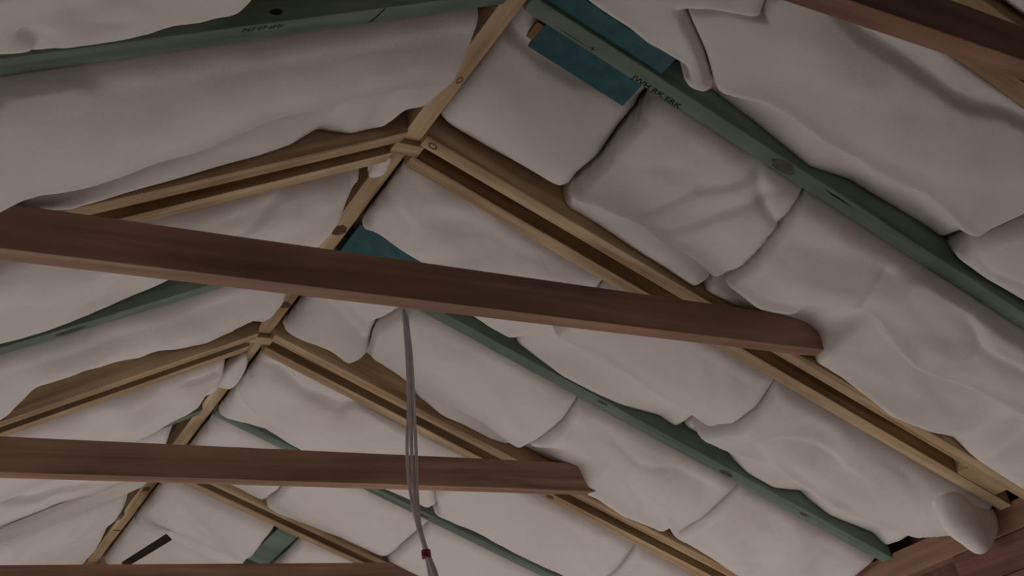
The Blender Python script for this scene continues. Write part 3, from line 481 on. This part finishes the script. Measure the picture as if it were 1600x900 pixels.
mark('pencil_cross', *under(1, CRS, CRY), .012, .0013, .0003, M['ink'], green['g1', 1], n=4)
mark('pencil_line', *under(1, CRS-.055, CRY+.004), .06, .0012, .0003, M['ink'], green['g1', 1], n=4)
# ---------------------------------------------------------------- hanging cables
def tube(name, pts, r, m, parent, flat=1.0, seg=8):
    P = np.array(pts, float); t = np.linspace(0, len(P)-1, (len(P)-1)*6+1)
    def cr(x):
        i = min(int(x), len(P)-2); f = x-i; a = P[max(i-1, 0)]; b = P[i]; c = P[i+1]; d = P[min(i+2, len(P)-1)]
        return .5*((2*b)+(-a+c)*f+(2*a-5*b+4*c-d)*f*f+(-a+3*b-3*c+d)*f**3)
    Q = [Vector(cr(x)) for x in t]; bm = bmesh.new(); rings = []
    for i, q in enumerate(Q):
        d = (Q[min(i+1, len(Q)-1)]-Q[max(i-1, 0)]).normalized(); a = Vector((1, 0, 0)); a = (a-d*a.dot(d)).normalized(); b = d.cross(a)
        rings.append([bm.verts.new(q+a*(r*flat*math.cos(k*2*math.pi/seg))+b*(r*math.sin(k*2*math.pi/seg))) for k in range(seg)])
    for i in range(len(rings)-1):
        for k in range(seg): bm.faces.new((rings[i][k], rings[i][(k+1) % seg], rings[i+1][(k+1) % seg], rings[i+1][k]))
    bm.faces.new(rings[0][::-1]); bm.faces.new(rings[-1]); bmesh.ops.recalc_face_normals(bm, faces=bm.faces)
    for f in bm.faces: f.smooth = len(f.verts) == 4
    me = bpy.data.meshes.new(name); bm.to_mesh(me); bm.free()
    o = put(name, me, m)
    return setparent(o, parent) if parent else o
cb = empty('cable_bundle', CABLES[0][0])
thing(cb, 'bundle of grey cables hanging past the lower tie beam, with red tie', 'cable')
for pts in CABLES: tube('cable', pts, .0048, M['cable'], cb, 1.25)
tz = Vector(TIEP)
tube('cable_tie', [tz+Vector((0, 0, .012)), tz, tz-Vector((0, 0, .012))], .0125, M['tie'], cb, 1.15, 12)
mark('tie_tail', tz+Vector((-.010, -.012, -.004)), (1, 0, .4), (-.4, 0, 1), .012, .006, .003, M['tie'], cb, n=8)
# ---------------------------------------------------------------- dark slat and the hanging tail of insulation
sl = hexa('slat', SLAT, M['black'], .002)
thing(sl, 'dark narrow slat lying askew under insulation beside the ridge end, lower left', 'slat')
def tail():
    P = np.array(TAIL, float); c = P.mean(0); n = len(P)
    k = 5; Q = []
    for i in range(n):
        a, b, cc, d = P[i-1], P[i], P[(i+1) % n], P[(i+2) % n]
        for f in np.linspace(0, 1, k, endpoint=False): Q.append(.5*((2*b)+(-a+cc)*f+(2*a-5*b+4*cc-d)*f*f+(-a+3*b-3*cc+d)*f**3))
    Q = np.array(Q); N = len(Q); bm = bmesh.new(); rings = []
    prof = [(1.0, 0), (.985, .22), (.93, .45), (.82, .67), (.64, .86), (.4, .97), (.15, 1.0)]
    for sg in (1, -1):
        R_ = []
        for sc_, h in prof[(0 if sg > 0 else 1):]:
            R_.append([bm.verts.new(roof(*(lambda q: (q[0], TAILY+sg*.05*h+.004*math.sin(q[0]*40+q[1]*31), q[1]))(c+(q-c)*sc_), 1)) for q in Q])
        rings.append(R_)
    rings[1] = [rings[0][0]]+rings[1]
    for R_ in rings:
        for i in range(len(R_)-1):
            for j in range(N): bm.faces.new((R_[i][j], R_[i][(j+1) % N], R_[i+1][(j+1) % N], R_[i+1][j]))
        bm.faces.new(R_[-1])
    bmesh.ops.recalc_face_normals(bm, faces=bm.faces)
    for f in bm.faces: f.smooth = True
    me = bpy.data.meshes.new('insulation_offcut'); bm.to_mesh(me); bm.free()
    return put('flap', me, M['fleece'])
fold_into(tail(), 'long white insulation batt running down', 'flap')

mark('knot', *under(-1, KG2L, Y['g2']+.004), .045, .012, .0006, M['knotg'], green['g2', -1])
# ---------------------------------------------------------------- tufts of insulation caught under the ridge board
def tuft(c, r, seed, label):
    rng = np.random.default_rng(seed); bm = bmesh.new(); bmesh.ops.create_icosphere(bm, subdivisions=4, radius=1)
    P = np.array([v.co[:] for v in bm.verts]); k = rng.normal(size=(10, 3))*2.6; ph = rng.uniform(0, 6.28, 10)
    n = sum(np.sin(P@k[i]+ph[i]) for i in range(10))/10
    P = P*(1+.30*n[:, None]); P[:, 2] = np.where(P[:, 2] > .2, .2+(P[:, 2]-.2)*.15, P[:, 2])
    top = P[:, 2].max()
    for v, p in zip(bm.verts, P): v.co = (c[0]+p[0]*r[0], c[1]+p[1]*r[1], c[2]+(p[2]-top)*r[2])
    for f in bm.faces: f.smooth = True
    me = bpy.data.meshes.new('insulation_tuft'); bm.to_mesh(me); bm.free()
    return thing(put('insulation_tuft', me, M['fleece']), label, 'insulation')
tuft((-.022, 3.69, .0115), (.042, .13, .05), 5, 'fluffy insulation tuft hiding the ridge board just below the lower rafter joint')
tuft((-.026, 2.385, .0135), (.026, .055, .022), 9, 'tiny insulation tuft beside the ridge board just below the upper rafter joint')
